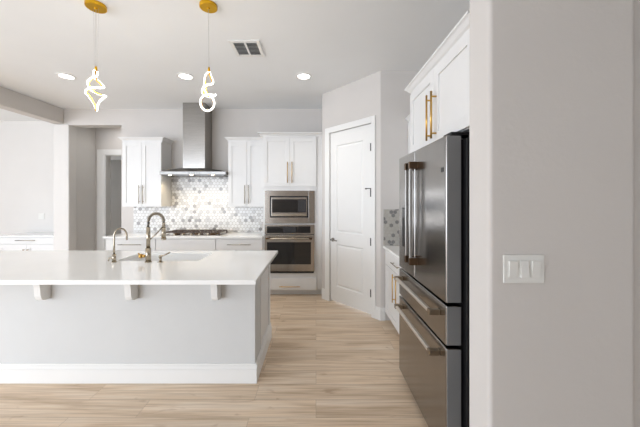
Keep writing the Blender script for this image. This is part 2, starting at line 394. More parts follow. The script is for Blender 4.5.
def crown(fr, u0, u1, v0, v1, parent, left_ret=None, right_ret=None, proj=0.05):
    """stepped and flared crown moulding along a front, with returns of the given depth"""
    mb = MB().m('cab')
    prof = [(0, 0), (0.008, 0), (0.010, 0.3), (0.022, 0.42), (0.038, 0.72), (0.046, 0.8), (proj, 0.82), (proj, 1.0), (0, 1.0)]
    h = v1 - v0
    ul = lambda d: u0 - (d if left_ret else 0); ur = lambda d: u1 + (d if right_ret else 0)
    bm = mb.bm; a = [bm.verts.new(fr.p(ul(d), v0 + t * h, d)) for d, t in prof]; b = [bm.verts.new(fr.p(ur(d), v0 + t * h, d)) for d, t in prof]
    n = len(prof); fs = []
    for i in range(n): fs.append(bm.faces.new([a[i], b[i], b[(i + 1) % n], a[(i + 1) % n]]))
    for ring, ret, sg, uu in ((a, left_ret, -1, u0), (b, right_ret, 1, u1)):
        if ret:
            c = [bm.verts.new(fr.p(uu + sg * d, v0 + t * h, -ret)) for d, t in prof]
            for i in range(n): fs.append(bm.faces.new([ring[i], c[i], c[(i + 1) % n], ring[(i + 1) % n]]))
            fs.append(bm.faces.new(c))
        else: fs.append(bm.faces.new(ring))
    fs = [f for f in bm.faces]
    bmesh.ops.recalc_face_normals(bm, faces=fs)
    return mb.build('crown_moulding', parent)

# ------------------------------------------------------------------ back wall: upper cabinets
YU = 4.70; YW = 5.028
def upper(x0, x1, label, ret_l, ret_r, hz=(1.42, 1.72)):
    t = thing('upper_cabinet', label, 'cabinet', ((x0 + x1) / 2, (YU + YW) / 2, 1.36), 'white wall cabinets either side of the range hood')
    fr = Frame((x0, YU + 0.02, 0), (1, 0, 0), (0, -1, 0)); wd = x1 - x0
    MB().m('cab').box(x0, x1, YU + 0.02, YW, 1.36, 2.43).build('body', t)
    shaker(fr, 0.004, wd / 2 - 0.0015, 1.363, 2.405, 'door', t); dl = t.children[-1]
    shaker(fr, wd / 2 + 0.0015, wd - 0.004, 1.363, 2.405, 'door', t)
    doors = [c for c in t.children if c.name.startswith('door')]
    doors.sort(key=lambda c: sum(v.co.x for v in c.data.vertices))
    pull(fr, wd / 2 - 0.03, 1.56, 0.30, doors[0], matn='champagne'); pull(fr, wd / 2 + 0.03, 1.56, 0.30, doors[1], matn='champagne')
    crown(Frame((x0, YU + 0.02, 0), (1, 0, 0), (0, -1, 0)), 0, wd, 2.42, 2.487, t, 0.30 if ret_l else None, 0.30 if ret_r else None)
    return t
upper(-3.144, -2.507, 'white shaker wall cabinet left of the range hood', True, True)
upper(-1.428, -0.815, 'white shaker wall cabinet between the range hood and oven tower', True, False)

# tall oven cabinet
XT0, XT1, YT = -0.81, 0.01, 4.43
tw = thing('oven_tower_cabinet', 'tall white cabinet holding the microwave and wall oven', 'cabinet', ((XT0 + XT1) / 2, 4.73, 0))
b_ = MB().m('cab')
b_.box(XT0, XT0 + 0.035, YT + 0.02, YW, 0.09, 2.44).box(XT1 - 0.035, XT1, YT + 0.02, YW, 0.09, 2.44)
b_.box(XT0 + .035, XT1 - .035, YW - 0.02, YW, 0.09, 2.44)
b_.box(XT0 + .035, XT1 - .035, YT + 0.02, YW - .02, 0.09, 0.365).box(XT0 + .035, XT1 - .035, YT + 0.02, YW - .02, 1.085, 1.12)
b_.box(XT0 + .035, XT1 - .035, YT + 0.02, YW - .02, 1.605, 2.44)
b_.box(XT0 + 0.01, 0.09, YT + 0.09, YW, 0.001, 0.09)
b_.build('carcass', tw)
MB().m('cab').box(XT1 + 0.001, 0.094, YT + 0.03, YT + 0.05, 0.09, 2.44).build('filler_strip', tw)
TF = Frame((XT0, YT + 0.02, 0), (1, 0, 0), (0, -1, 0)); wd = XT1 - XT0
for i in (0, 1):
    u0 = 0.004 if i == 0 else wd / 2 + 0.0015; u1 = wd / 2 - 0.0015 if i == 0 else wd - 0.004
    dr = shaker(TF, u0, u1, 1.675, 2.42, 'door', tw)
    pull(TF, wd / 2 + (-0.034 if i == 0 else 0.034), 1.89, 0.32, dr)
dr = slab(TF, 0.02, wd - 0.004, 0.095, 0.275, 'drawer', tw)
pull(TF, wd / 2, 0.152, 0.32, dr, vertical=False)
crown(TF, 0, wd + 0.083, 2.435, 2.495, tw, 0.2, None, proj=0.075)

# microwave
px = lambda x, s=65.5: (x - 316) / s
pz = lambda y, s=65.5: 1.47 + (200 - y) / s
mw = thing('built_in_microwave', 'stainless built-in microwave with black glass above the wall oven', 'microwave', (-0.4, 4.72, 1.122))
MB().m('dark_steel').box(-0.772, -0.028, YT + 0.022, 4.95, 1.122, 1.60).build('body', mw)
b_ = MB().m('steel_h'); x0, x1, y0, y1 = -0.783, -0.022, YT - 0.012, YT + 0.018; zb, zt = 1.112, 1.612
ix0, ix1, iz0, iz1 = px(270), px(308.5), pz(217.5), pz(196)
b_.box(x0, ix0, y0, y1, zb, zt, .002).box(ix1, x1, y0, y1, zb, zt, .002).box(ix0, ix1, y0, y1, zb, iz0, .002).box(ix0, ix1, y0, y1, iz1, zt, .002)
b_.build('trim_kit', mw)
dr = MB().m('black').box(ix0, ix1, y0 + .012, y1, iz0, iz1).m('steel_h').box(ix0 + .02, ix1 - .02, y0 - .004, y0 + .012, iz0 + .02, iz1 - .02, .003).build('door', mw)
MB().m('glass_black').box(ix0 + .035, ix1 - .035, y0 - .007, y0 - .004, iz0 + .075, iz1 - .05).build('window', dr)
MB().m('display').box(ix1 - .16, ix1 - .04, y0 - .009, y0 - .007, iz0 + .085, iz1 - .06).build('control_panel', dr)
MB().m('champagne').box(ix0 + .03, ix1 - .03, y0 - .03, y0 - .018, iz0 + .03, iz0 + .05, .003).box(ix0 + .05, ix0 + .07, y0 - .02, y0 - .004, iz0 + .032, iz0 + .048).box(ix1 - .07, ix1 - .05, y0 - .02, y0 - .004, iz0 + .032, iz0 + .048).build('handle', dr)

# wall oven
ov = thing('wall_oven', 'stainless single wall oven with dark glass door under the microwave', 'oven', (-0.4, 4.72, 0.366))
MB().m('dark_steel').box(-0.772, -0.028, YT + 0.022, 4.95, 0.367, 1.083).build('body', ov)
cp = MB().m('steel_h').box(x0, x1, y0 + .006, y1, pz(234.4), 1.095, .002).build('control_panel', ov)
MB().m('glass_black').box(px(267), px(310.5), y0 + .002, y0 + .006, pz(233), pz(226.3)).build('control_glass', cp)
MB().m('display').box(px(283), px(296), y0, y0 + .002, pz(232.4), pz(227)).build('display', cp)
dr = MB().m('steel_h').box(x0, x1, y0 - .012, y1, pz(271), pz(235), .003).build('door', ov)
MB().m('glass_black').box(px(267.2), px(311), y0 - .015, y0 - .012, pz(264), pz(242)).build('window', dr)
hb = MB().m('champagne').cyl((px(266.5), y0 - .06, pz(238)), (px(312.5), y0 - .06, pz(238)), 0.012, 14)
hb.m('bronze')
for q in (px(268), px(311)): hb.box(q - .02, q + .02, y0 - .075, y0 - .012, pz(238) - .014, pz(238) + .014, .003)
hb.build('handle', dr)
MB().m('black').box(x0 + .01, x1 - .01, y0 + .004, y1, 0.355, pz(271.2)).build('vent_strip', ov)

# ------------------------------------------------------------------ back run: base cabinets, worktop, cooktop, hood, tiles
YB = 4.43
def base_unit(x0, x1, label, kind):
    t = thing('base_cabinet', label, 'cabinet', ((x0 + x1) / 2, 4.73, 0), 'white base cabinets under the cooktop wall')
    fr = Frame((x0, YB + 0.02, 0), (1, 0, 0), (0, -1, 0)); wd = x1 - x0
    MB().m('cab').box(x0, x1, YB + 0.02, YW, 0.10, 0.882).box(x0, x1, YB + 0.09, YW, 0.001, 0.10).build('body', t)
    if kind == 'drawers':
        for (v0, v1) in ((0.70, 0.872), (0.41, 0.694), (0.112, 0.404)):
            dr = slab(fr, 0.004, wd - 0.004, v0, v1, 'drawer', t)
            pull(fr, wd / 2, v1 - 0.082 if v1 > .8 else v1 - .06, 0.36, dr, vertical=False, matn='champagne')
    else:
        slab(fr, 0.004, wd - 0.004, 0.70, 0.872, 'false_front', t)
        for i in (0, 1):
            dr = shaker(fr, 0.004 if i == 0 else wd / 2 + .0015, wd / 2 - .0015 if i == 0 else wd - .004, 0.112, 0.694, 'door', t)
            pull(fr, wd / 2 + (-.035 if i == 0 else .035), 0.53, 0.25, dr, matn='champagne')
base_unit(-3.215, -2.452, 'white drawer base cabinet at the left end of the cooktop wall', 'drawers')
base_unit(-2.450, -1.532, 'white base cabinet directly under the gas cooktop', 'doors')
base_unit(-1.530, -0.813, 'white drawer base cabinet beside the oven tower', 'drawers')
tag(MB().m('quartz').box(-3.24, -0.813, 4.40, YW - .011, 0.884, 0.915, 0.003).build('countertop', origin=(-2.03, 4.7, 0.884)),
    'white quartz worktop along the back wall under the cooktop', 'countertop')

def hexwall(fr, regions, parent_name, label, weights, seed, r=0.033):
    """hexagon mosaic: one mesh, one slot per stone tone"""
    mb = MB(); q = random.Random(seed)
    for (u0, u1, v0, v1) in regions: mb.m('grout').fbox(fr, u0, u1, v0, v1, 0, 0.0065)
    gap = 0.0055; dx = math.sqrt(3) * r; dy = 1.5 * r
    U0 = min(g[0] for g in regions); U1 = max(g[1] for g in regions); V0 = min(g[2] for g in regions); V1 = max(g[3] for g in regions)
    names = [k for k, _ in weights]; ws = [x for _, x in weights]
    j = 0; v = V0
    while v < V1 + r:
        u = U0 + (dx / 2 if j % 2 else 0)
        while u < U1 + dx:
            k = q.choices(names, ws)[0]
            for (a, b, c, d) in regions:
                pts = [(u + (r - gap / 1.7) * math.cos(math.radians(60 * i + 30)), v + (r - gap / 1.7) * math.sin(math.radians(60 * i + 30))) for i in range(6)]
                def clip(P, f, inter):
                    out = []
                    for i in range(len(P)):
                        A_, B_ = P[i - 1], P[i]
                        if f(B_):
                            if not f(A_): out.append(inter(A_, B_))
                            out.append(B_)
                        elif f(A_): out.append(inter(A_, B_))
                    return out
                ix = lambda val: (lambda A_, B_: (val, A_[1] + (B_[1] - A_[1]) * (val - A_[0]) / (B_[0] - A_[0])))
                iy = lambda val: (lambda A_, B_: (A_[0] + (B_[0] - A_[0]) * (val - A_[1]) / (B_[1] - A_[1]), val))
                for f, it in ((lambda p: p[0] >= a, ix(a)), (lambda p: p[0] <= b, ix(b)), (lambda p: p[1] >= c, iy(c)), (lambda p: p[1] <= d, iy(d))):
                    pts = clip(pts, f, it)
                    if len(pts) < 3: break
                if len(pts) >= 3:
                    mb.m(k); vs = [mb.bm.verts.new(fr.p(p[0], p[1], 0.009)) for p in pts]; lo = [mb.bm.verts.new(fr.p(p[0], p[1], 0.006)) for p in pts]
                    try:
                        f = mb.bm.faces.new(vs); f.material_index = mb.mi
                        n = len(vs)
                        for i in range(n):
                            f = mb.bm.faces.new([vs[i], lo[i], lo[(i + 1) % n], vs[(i + 1) % n]]); f.material_index = mb.mi
                    except ValueError: pass
            u += dx
        v += dy; j += 1
    o = mb.build('tile_backsplash', origin=tuple(fr.p((U0 + U1) / 2, V0, 0)))
    return tag(o, label, 'backsplash')
BF = Frame((0, 5.0295, 0), (1, 0, 0), (0, -1, 0))
hexwall(BF, [(-3.16, -2.52, 0.917, 1.358), (-2.505, -1.430, 0.917, 1.87), (-1.416, -0.815, 0.917, 1.358), (-2.52, -2.505, 0.917, 1.358), (-1.430, -1.416, 0.917, 1.358)],
        'tile', 'white and grey hexagon mosaic behind the cooktop', [('hexw', 70), ('hexg', 20), ('hexd', 8), ('hexs', 2)], 3)

# gas cooktop
ck = thing('gas_cooktop', 'stainless gas cooktop with dark grates set in the back worktop', 'cooktop', (-1.95, 4.70, 0.916))
cx0, cx1 = -2.40, -1.48
MB().m('steel_h').box(cx0, cx1, 4.47, 4.95, 0.9162, 0.924, .003).build('tray', ck)
for i in range(3):
    g0 = cx0 + 0.02 + i * (cx1 - cx0 - .04) / 3; g1 = g0 + (cx1 - cx0 - .04) / 3 - 0.006
    gm = MB().m('iron')
    for yy in (4.55, 4.74, 4.93): gm.box(g0, g1, yy - .007, yy + .007, 0.953, 0.968, .002)
    for k in range(4):
        xx = g0 + 0.008 + k * (g1 - g0 - 0.016) / 3; gm.box(xx - .007, xx + .007, 4.545, 4.935, 0.953, 0.968, .002)
    for xx in (g0 + .01, g1 - .01):
        for yy in (4.55, 4.93): gm.box(xx - .008, xx + .008, yy - .008, yy + .008, 0.924, 0.953)
    gm.build('grate', ck)
    for yy in ((4.64, 4.84) if i != 1 else (4.74,)):
        MB().m('bronze').lathe(((g0 + g1) / 2, yy, 0.924), [(0.05, 0), (0.05, 0.01), (0.035, 0.018), (0.035, 0.026), (0, 0.026)], 20).build('burner', ck)
for i in range(5):
    xx = cx0 + 0.2 + i * 0.13
    MB().m('champagne').lathe((xx, 4.503, 0.924), [(0.02, 0), (0.019, 0.022), (0.014, 0.028), (0, 0.028)], 16).build('knob', ck)

# range hood
hd = thing('range_hood', 'stainless chimney range hood with lit underside over the cooktop', 'range hood', (-1.925, 4.78, 1.86))
hx0, hx1 = -2.484, -1.431; YH = 4.60
ch = MB().m('steel').box(-2.16, -1.80, 4.70, YW, 1.985, CE - 0.002, .002).build('chimney', hd)
cn = MB().m('steel_hood')
cn.box(hx0, hx1, YH, YW - .011, 1.874, 1.924, .003)
bm = cn.bm
lo = [bm.verts.new(p) for p in ((hx0 + .005, YH + .005, 1.924), (hx1 - .005, YH + .005, 1.924), (hx1 - .005, YW - .011, 1.924), (hx0 + .005, YW - .011, 1.924))]
hi = [bm.verts.new(p) for p in ((-2.2, 4.68, 1.985), (-1.76, 4.68, 1.985), (-1.76, YW - .011, 1.985), (-2.2, YW - .011, 1.985))]
fs = [bm.faces.new(hi)] + [bm.faces.new([lo[i], lo[(i + 1) % 4], hi[(i + 1) % 4], hi[i]]) for i in range(4)]
bmesh.ops.recalc_face_normals(bm, faces=fs)
cn.build('canopy', hd)
for i in range(2):
    a = hx0 + .05 + i * .48; f_ = MB().m('dark_steel').box(a, a + .46, 4.70, 4.98, 1.867, 1.8735)
    for k in range(14): f_.m('steel').box(a + .01 + k * .0325, a + .027 + k * .0325, 4.71, 4.97, 1.863, 1.867)
    f_.build('grease_filter', hd)
for xx in (px(170, 62.5), px(191.5, 62.5), px(212.5, 62.5)):
    lb = MB().m('steel').lathe((xx, 4.64, 1.8735), [(0.036, 0), (0.036, -0.004), (0.028, -0.005), (0.028, 0)], 20).build('lamp_ring', hd)
    MB().m('bulb').lathe((xx, 4.64, 1.870), [(0.027, 0), (0.0, -0.001)], 20).build('lamp', lb)
for k in range(5): MB().m('dark_steel').lathe((-1.93 - .08 + k * .04, YH - .001, 1.899), [(0.009, 0), (0.009, 0.003), (0, 0.003)], 14, (0, -1, 0)).build('control_button', hd)
def spot(name, loc, watts, color, size=2.2, rad=0.03, blend=0.6):
    d = bpy.data.lights.new(name, 'SPOT'); d.energy = watts; d.color = color; d.spot_size = size; d.spot_blend = blend; d.shadow_soft_size = rad
    o = bpy.data.objects.new(name, d); COL.objects.link(o); o.location = loc
    return o
for xx in (px(170, 62.5), px(191.5, 62.5), px(212.5, 62.5)):
    spot('hood_lamp_light', (xx, 4.66, 1.86), 1.8, (1, 0.80, 0.5), 2.3, 0.02)

# ------------------------------------------------------------------ island
IX1 = -0.49; IX0 = -3.6; IY0 = 2.337; IY1 = 3.11
isl = thing('kitchen_island', 'long pale grey kitchen island with white baseboard and corbels', 'kitchen island', ((IX0 + IX1) / 2, 2.72, 0))
MB().m('knee').box(IX0, IX1, IY0, IY0 + 0.22, 0.001, 0.893, .003).build('knee_wall', isl)
ic = MB().m('cab').box(IX0 + .02, IX1 - .008, IY0 + .221, IY1 - .02, 0.10, 0.64).box(IX0 + .02, -1.86, IY0 + .221, IY1 - .02, 0.64, 0.893).box(-0.98, IX1 - .008, IY0 + .221, IY1 - .02, 0.64, 0.893)
ic.box(-1.86, -0.98, IY1 - .05, IY1 - .02, 0.64, 0.893)
ic.box(IX0 + .02, IX1 - .03, IY0 + .221, IY1 - .09, 0.001, 0.10)
ic.build('cabinet_body', isl)
EF = Frame((IX1 - .008, IY0 + .221, 0), (0, 1, 0), (1, 0, 0))
shaker(EF, 0.002, IY1 - .02 - IY0 - .221, 0.10, 0.893, 'end_panel', isl, rail=0.07, th=0.012)
b_ = MB(); baseboard(b_, Frame((IX0, IY0, 0), (1, 0, 0), (0, -1, 0)), 0, -IX0 + IX1 + .016)
baseboard(b_, Frame((IX1, IY0, 0), (0, 1, 0), (1, 0, 0)), 0.0, IY1 - IY0)
b_.build('baseboard', isl)
KF = Frame((IX0, IY1 - .02, 0), (-1, 0, 0), (0, 1, 0))
for i in range(5):
    u0 = -(i + 1) * 0.605 - .02; u1 = u0 + .600
    dr = shaker(KF, u0, u1, 0.112, 0.885, 'door', isl)
    pull(KF, u1 - .04, 0.72, 0.25, dr, matn='champagne')
for xr in (-2.837, -2.137, -1.435, -0.766):
    cm = MB().m('trim'); prof = [(0, 0.893), (-0.18, 0.893), (-0.18, 0.872)]
    for k in range(9):
        a = k / 8; prof.append((-0.17 + 0.08 * math.sin(a * math.pi / 2), 0.872 - 0.10 * (1 - math.cos(a * math.pi / 2))))
    prof += [(-0.086, 0.72), (-0.074, 0.694), (-0.05, 0.68), (0, 0.68)]
    cm.prism([(xr - 0.05, IY0 - .0005 + y, z) for y, z in prof], (0.05, 0, 0))
    cm.build('corbel', isl)
# worktop with the sink cut-out
SX0, SX1, SY0, SY1 = -1.80, -1.05, 2.60, 2.96
TX0, TX1, TY0, TY1 = -3.75, -0.41, 1.97, 3.13
b_ = MB().m('quartz')
bm = b_.bm
def ring(z, x0, x1, y0, y1): return [bm.verts.new(p) for p in ((x0, y0, z), (x1, y0, z), (x1, y1, z), (x0, y1, z))]
e = 0.003
ob, om, ot = ring(0.895, TX0, TX1, TY0, TY1), ring(0.922, TX0, TX1, TY0, TY1), ring(0.925, TX0 + e, TX1 - e, TY0 + e, TY1 - e)
ib, it_ = ring(0.895, SX0, SX1, SY0, SY1), ring(0.925, SX0, SX1, SY0, SY1)
for R0, R1 in ((ob, om), (om, ot), (ot, it_), (it_, ib), (ib, ob)):
    for k in range(4): bm.faces.new([R0[k], R0[(k + 1) % 4], R1[(k + 1) % 4], R1[k]])
bmesh.ops.recalc_face_normals(bm, faces=list(bm.faces))
tag(b_.build('countertop', origin=((TX0 + TX1) / 2, 2.55, 0.895)), 'large white quartz island worktop overhanging toward the viewer', 'countertop')
# undermount sink
sk = thing('kitchen_sink', 'white undermount sink let into the island worktop', 'sink', ((SX0 + SX1) / 2, (SY0 + SY1) / 2, 0.66))
b_ = MB().m('sink'); bm = b_.bm; q = .012
r0, r1, r2, r3 = ring(0.894, SX0 - q, SX1 + q, SY0 - q, SY1 + q), ring(0.894, SX0 + .002, SX1 - .002, SY0 + .002, SY1 - .002), ring(0.68, SX0 + .02, SX1 - .02, SY0 + .02, SY1 - .02), ring(0.66, SX0 - q, SX1 + q, SY0 - q, SY1 + q)
for R0, R1 in ((r0, r1), (r1, r2), (r3, r0)):
    for k in range(4): bm.faces.new([R0[k], R0[(k + 1) % 4], R1[(k + 1) % 4], R1[k]])
bm.faces.new(r2); bm.faces.new(r3)
bmesh.ops.recalc_face_normals(bm, faces=list(bm.faces))
b_.build('basin', sk)
MB().m('hinge').lathe(((SX0 + SX1) / 2, 2.8, 0.681), [(0.045, 0), (0.045, 0.003), (0.03, 0.004), (0, 0.001)], 20).build('drain', sk)

# faucets
CT = 0.925
fx, fy = -1.466, 2.535
fc = thing('pull_down_faucet', 'tall champagne spring-neck faucet standing at the island sink', 'faucet', (fx, fy, CT))
MB().m('champagne').cyl((fx, fy, CT), (fx, fy, CT + .008), .028).cyl((fx, fy, CT + .008), (fx, fy, CT + .125), .0225).cyl((fx, fy, CT + .125), (fx, fy, CT + .31), .0165).build('body', fc)
ux, uy = 0.92, 0.39          # direction the spout swings to
arc = []
for k in range(25):
    a = math.pi * k / 24; R = 0.060
    arc.append((fx + ux * (R - R * math.cos(a)), fy + uy * (R - R * math.cos(a)), CT + .355 + 0.072 * math.sin(a)))
arc = [(fx, fy, CT + .31)] + arc + [(fx + ux * .120, fy + uy * .120, CT + .32)]
sp = MB().m('dark_steel').tube(arc, .0085, 12)
sm = smooth_path(arc, 6)
hel = []; turns = 30; n = len(sm)
for i in range(turns * 10):
    f_ = i / (turns * 10 - 1) * (n - 1); j = min(int(f_), n - 2); p = sm[j].lerp(sm[j + 1], f_ - j)
    t_ = (sm[min(j + 1, n - 1)] - sm[max(j - 1, 0)]).normalized(); sd = Vector((-uy, ux, 0)); up = t_.cross(sd)
    a = 2 * math.pi * i / 10; hel.append(p + (sd * math.cos(a) + up * math.sin(a)) * .0125)
sp.m('champagne').tube(hel, .0026, 6).build('spring_spout', fc)
hx, hy = fx + ux * .120, fy + uy * .120
MB().m('champagne').cyl((hx, hy, CT + .345), (hx, hy, CT + .30), .0135).cyl((hx, hy, CT + .30), (hx, hy, CT + .205), .0165, r2=.019).cyl((hx, hy, CT + .205), (hx, hy, CT + .19), .021).build('spray_head', fc)
MB().m('champagne').tube([(fx, fy, CT + .185), (fx + ux * .06, fy + uy * .06, CT + .245), (hx - ux * .01, hy - uy * .01, CT + .305)], .0048, 8).build('support_arm', fc)
MB().m('brass').cyl((fx - .022, fy, CT + .055), (fx - .055, fy, CT + .055), .013).cyl((fx - .055, fy, CT + .055), (fx - .075, fy, CT + .055), .019).tube([(fx - .066, fy, CT + .055), (fx - .1, fy + .02, CT + .075)], .006, 8).build('handle', fc)

gx, gy = -1.765, 2.535
wf = thing('water_tap', 'small slim gooseneck tap left of the tall spring faucet', 'faucet', (gx, gy, CT))
MB().m('champagne').cyl((gx, gy, CT), (gx, gy, CT + .006), .022).cyl((gx, gy, CT + .006), (gx, gy, CT + .07), .0155).build('body', wf)
arc = [(gx, gy, CT + .07), (gx, gy, CT + .15)]
for k in range(17):
    a = math.pi * 1.0 * k / 16; R = .047
    arc.append((gx + .9 * (R - R * math.cos(a)), gy + .43 * (R - R * math.cos(a)), CT + .228 + .066 * math.sin(a)))
arc.append((gx + .9 * .095, gy + .43 * .095, CT + .19))
MB().m('champagne').tube(arc, .0075, 12).build('spout', wf)
MB().m('champagne').tube([(gx - .014, gy, CT + .035), (gx - .04, gy - .005, CT + .04), (gx - .045, gy - .005, CT + .012)], .006, 8).build('handle', wf)

sx, sy = -1.36, 2.535
sd_ = thing('soap_pump', 'low soap pump with a slanted spout right of the spring faucet', 'soap dispenser', (sx, sy, CT))
MB().m('champagne').cyl((sx, sy, CT), (sx, sy, CT + .006), .023).cyl((sx, sy, CT + .006), (sx, sy, CT + .042), .011).cyl((sx, sy, CT + .042), (sx, sy, CT + .06), .014).build('body', sd_)
MB().m('champagne').tube([(sx, sy, CT + .05), (sx + .04, sy + .02, CT + .066), (sx + .068, sy + .036, CT + .082)], .0065, 10).build('spout', sd_)

# ------------------------------------------------------------------ fridge and its surround
FX = 0.70; FN, FFAR = 1.56, 2.445
fg = thing('refrigerator', 'dark stainless french-door refrigerator with two freezer drawers', 'refrigerator', (1.06, 2.0, 0))
MB().m('black').box(FX + .096, 1.43, FN - .03, FFAR, 0.012, 1.80, .004).box(FX + .03, FX + .096, FN + .02, FFAR - .02, 0.012, 0.05).build('body', fg)
QF = Frame((FX, FN, 0), (0, 1, 0), (-1, 0, 0)); FW = FFAR - FN; mid = 0.50
def fridge_front(u0, u1, v0, v1, name):
    o = MB().m('steel_fridge').fbox(QF, u0, u1, v0, v1, -0.086, 0, .009, 3).build(name, fg)
    o.data.materials.append(M['enamel'])
    for f in o.data.polygons:
        if abs(f.normal.y) > 0.9: f.material_index = 1
    return o
dn = fridge_front(0, mid - .003, .912, 1.82, 'door'); df = fridge_front(mid + .003, FW, .912, 1.82, 'door')
f1 = fridge_front(0, FW, .682, .898, 'freezer_drawer'); f2 = fridge_front(0, FW, .05, .668, 'freezer_drawer')
def fhandle(par, u, v0, v1, horizontal=False, u1=None):
    mb = MB()
    if not horizontal:
        mb.m('steel').fbox(QF, u - .011, u + .011, v0 + .02, v1 - .02, .034, .055, .006, 3)
        mb.m('bronze').fbox(QF, u - .016, u + .016, v1 - .05, v1, .0, .058, .004).fbox(QF, u - .016, u + .016, v0, v0 + .05, .0, .058, .004)
    else:
        mb.m('pale_bar').fbox(QF, u + .02, u1 - .02, v0 - .011, v0 + .011, .036, .060, .008, 3)
        mb.m('bronze_light').fbox(QF, u, u + .035, v0 - .016, v0 + .016, .0, .062, .004).fbox(QF, u1 - .035, u1, v0 - .016, v0 + .016, .0, .062, .004)
    mb.build('handle', par)
fhandle(dn, mid - .05, 1.02, 1.735); fhandle(df, mid + .04, 1.02, 1.735)
fhandle(f1, .075, .835, .835, True, FW - .075); fhandle(f2, .075, .607, .607, True, FW - .075)
MB().m('black').fbox(QF, mid + .16, FW - .1, 1.10, 1.41, 0, .003).m('display').fbox(QF, mid + .17, FW - .11, 1.33, 1.40, .003, .005).build('water_dispenser', df)
MB().m('dark_steel').fbox(QF, .035, .06, 1.625, 1.65, 0, .003, .001).build('badge', dn)
MB().m('black').box(FX + .03, FX + .18, FN + .005, FN + .10, 1.822, 1.838).build('hinge_cover', fg)

CX = 0.79
def side_upper(x, y0, y1, zb, zc, label, hz, zt, pm, hl, ret=.3):
    t = thing('upper_cabinet', label, 'cabinet', ((x + 1.44) / 2, (y0 + y1) / 2, zb))
    fr = Frame((x + .02, y0, 0), (0, 1, 0), (-1, 0, 0)); wd = y1 - y0
    MB().m('cab').box(x + .02, 1.448, y0, y1, zb, zt - .03).build('body', t)
    for i in (0, 1):
        u0 = .004 if i == 0 else wd / 2 + .0015; u1 = wd / 2 - .0015 if i == 0 else wd - .004
        dr = shaker(fr, u0, u1, zb + .003, zc - .012, 'door', t, rail=.065)
        pull(fr, wd / 2 + (-.04 if i == 0 else .04), hz, hl, dr, matn=pm, r=.007, off=.034)
    crown(fr, 0, wd, zc - .012, zt, t, None, ret)
    return t
side_upper(CX, 1.45, 2.44, 1.85, 2.36, 'deep white cabinet with brass pulls above the refrigerator', 2.03, 2.42, 'brass', .31)
side_upper(1.12, 2.46, 3.54, 1.36, 2.42, 'shallower white wall cabinet beyond the refrigerator', 1.56, 2.467, 'brass', .3, None)
# tall end panel on the far side of the fridge
# base cabinet beyond the fridge
bx = 0.84
t = thing('base_cabinet', 'white base cabinet between the refrigerator and pantry door', 'cabinet', (1.14, 3.0, 0))
sf = Frame((bx + .02, 2.46, 0), (0, 1, 0), (-1, 0, 0))
MB().m('cab').box(bx + .02, 1.448, 2.46, 3.525, .10, .882).box(bx + .09, 1.448, 2.46, 3.525, .001, .10).build('body', t)
dr = slab(sf, .004, 1.06, .70, .872, 'drawer', t); pull(sf, .56, .79, .26, dr, vertical=False, matn='champagne')
dr = shaker(sf, .004, .532, .112, .694, 'door', t); pull(sf, .49, .53, .3, dr, matn='brass')
dr = shaker(sf, .535, 1.06, .112, .694, 'door', t); pull(sf, .62, .53, .3, dr, matn='brass')
tag(MB().m('quartz').box(bx - .025, 1.448, 2.46, 3.533, .884, .915, .003).build('countertop', origin=(1.13, 3.0, .884)), 'short white worktop between the refrigerator and pantry wall', 'countertop')
hexwall(Frame((0, 3.5445, 0), (1, 0, 0), (0, -1, 0)), [(.825, 1.44, .917, 1.357)], 'tile', 'small grey hexagon mosaic panel beside the pantry door',
        [('hexb', 80), ('hexg', 4), ('hexs', 16)], 11, r=.027)

# ------------------------------------------------------------------ alcove cabinet, far left
t = thing('built_in_cabinet', 'low white built-in cabinet against the far left wall', 'cabinet', (-5.3, 5.53, 0))
ax0, ax1, ay = -5.78, -4.70, 5.25
af = Frame((ax0, ay + .02, 0), (1, 0, 0), (0, -1, 0)); wd = ax1 - ax0
MB().m('cab').box(ax0, ax1, ay + .02, 5.797, .10, .80).box(ax0, ax1, ay + .09, 5.797, .001, .10).build('body', t)
MB().m('quartz').box(ax0 - .02, ax1 + .02, ay - .02, 5.797, .801, .826, .003).build('top', t)
dr = slab(af, .03, wd - .03, .675, .79, 'drawer', t); pull(af, wd / 2, .74, .36, dr, vertical=False, matn='champagne')
for i in (0, 1):
    dr = shaker(af, .03 if i == 0 else wd / 2 + .0015, wd / 2 - .0015 if i == 0 else wd - .03, .112, .665, 'door', t)
    MB().m('champagne').lathe(af.p(wd / 2 + (-.035 if i == 0 else .035), .57, .02), [(.006, 0), (.006, .015), (.013, .02), (.013, .03), (0, .032)], 14, (0, -1, 0)).build('knob', dr)
t = thing('wall_outlet', 'small white outlet plate on the far left wall', 'outlet', (-5.485, 5.795, 1.15))
MB().m('plate').box(-5.545, -5.43, 5.793, 5.799, 1.09, 1.205, .002).build('cover_plate', t)
for xx in (-5.51, -5.465): MB().m('plate').box(xx - .017, xx + .017, 5.790, 5.793, 1.115, 1.18, .001).build('receptacle', t)

spot('hall_fill', (-3.75, 5.42, CE - .03), 7, (1, .97, .93), 2.9, .25, 1.0)  # added spot without any fixture, hidden by the header, brightens the hallway
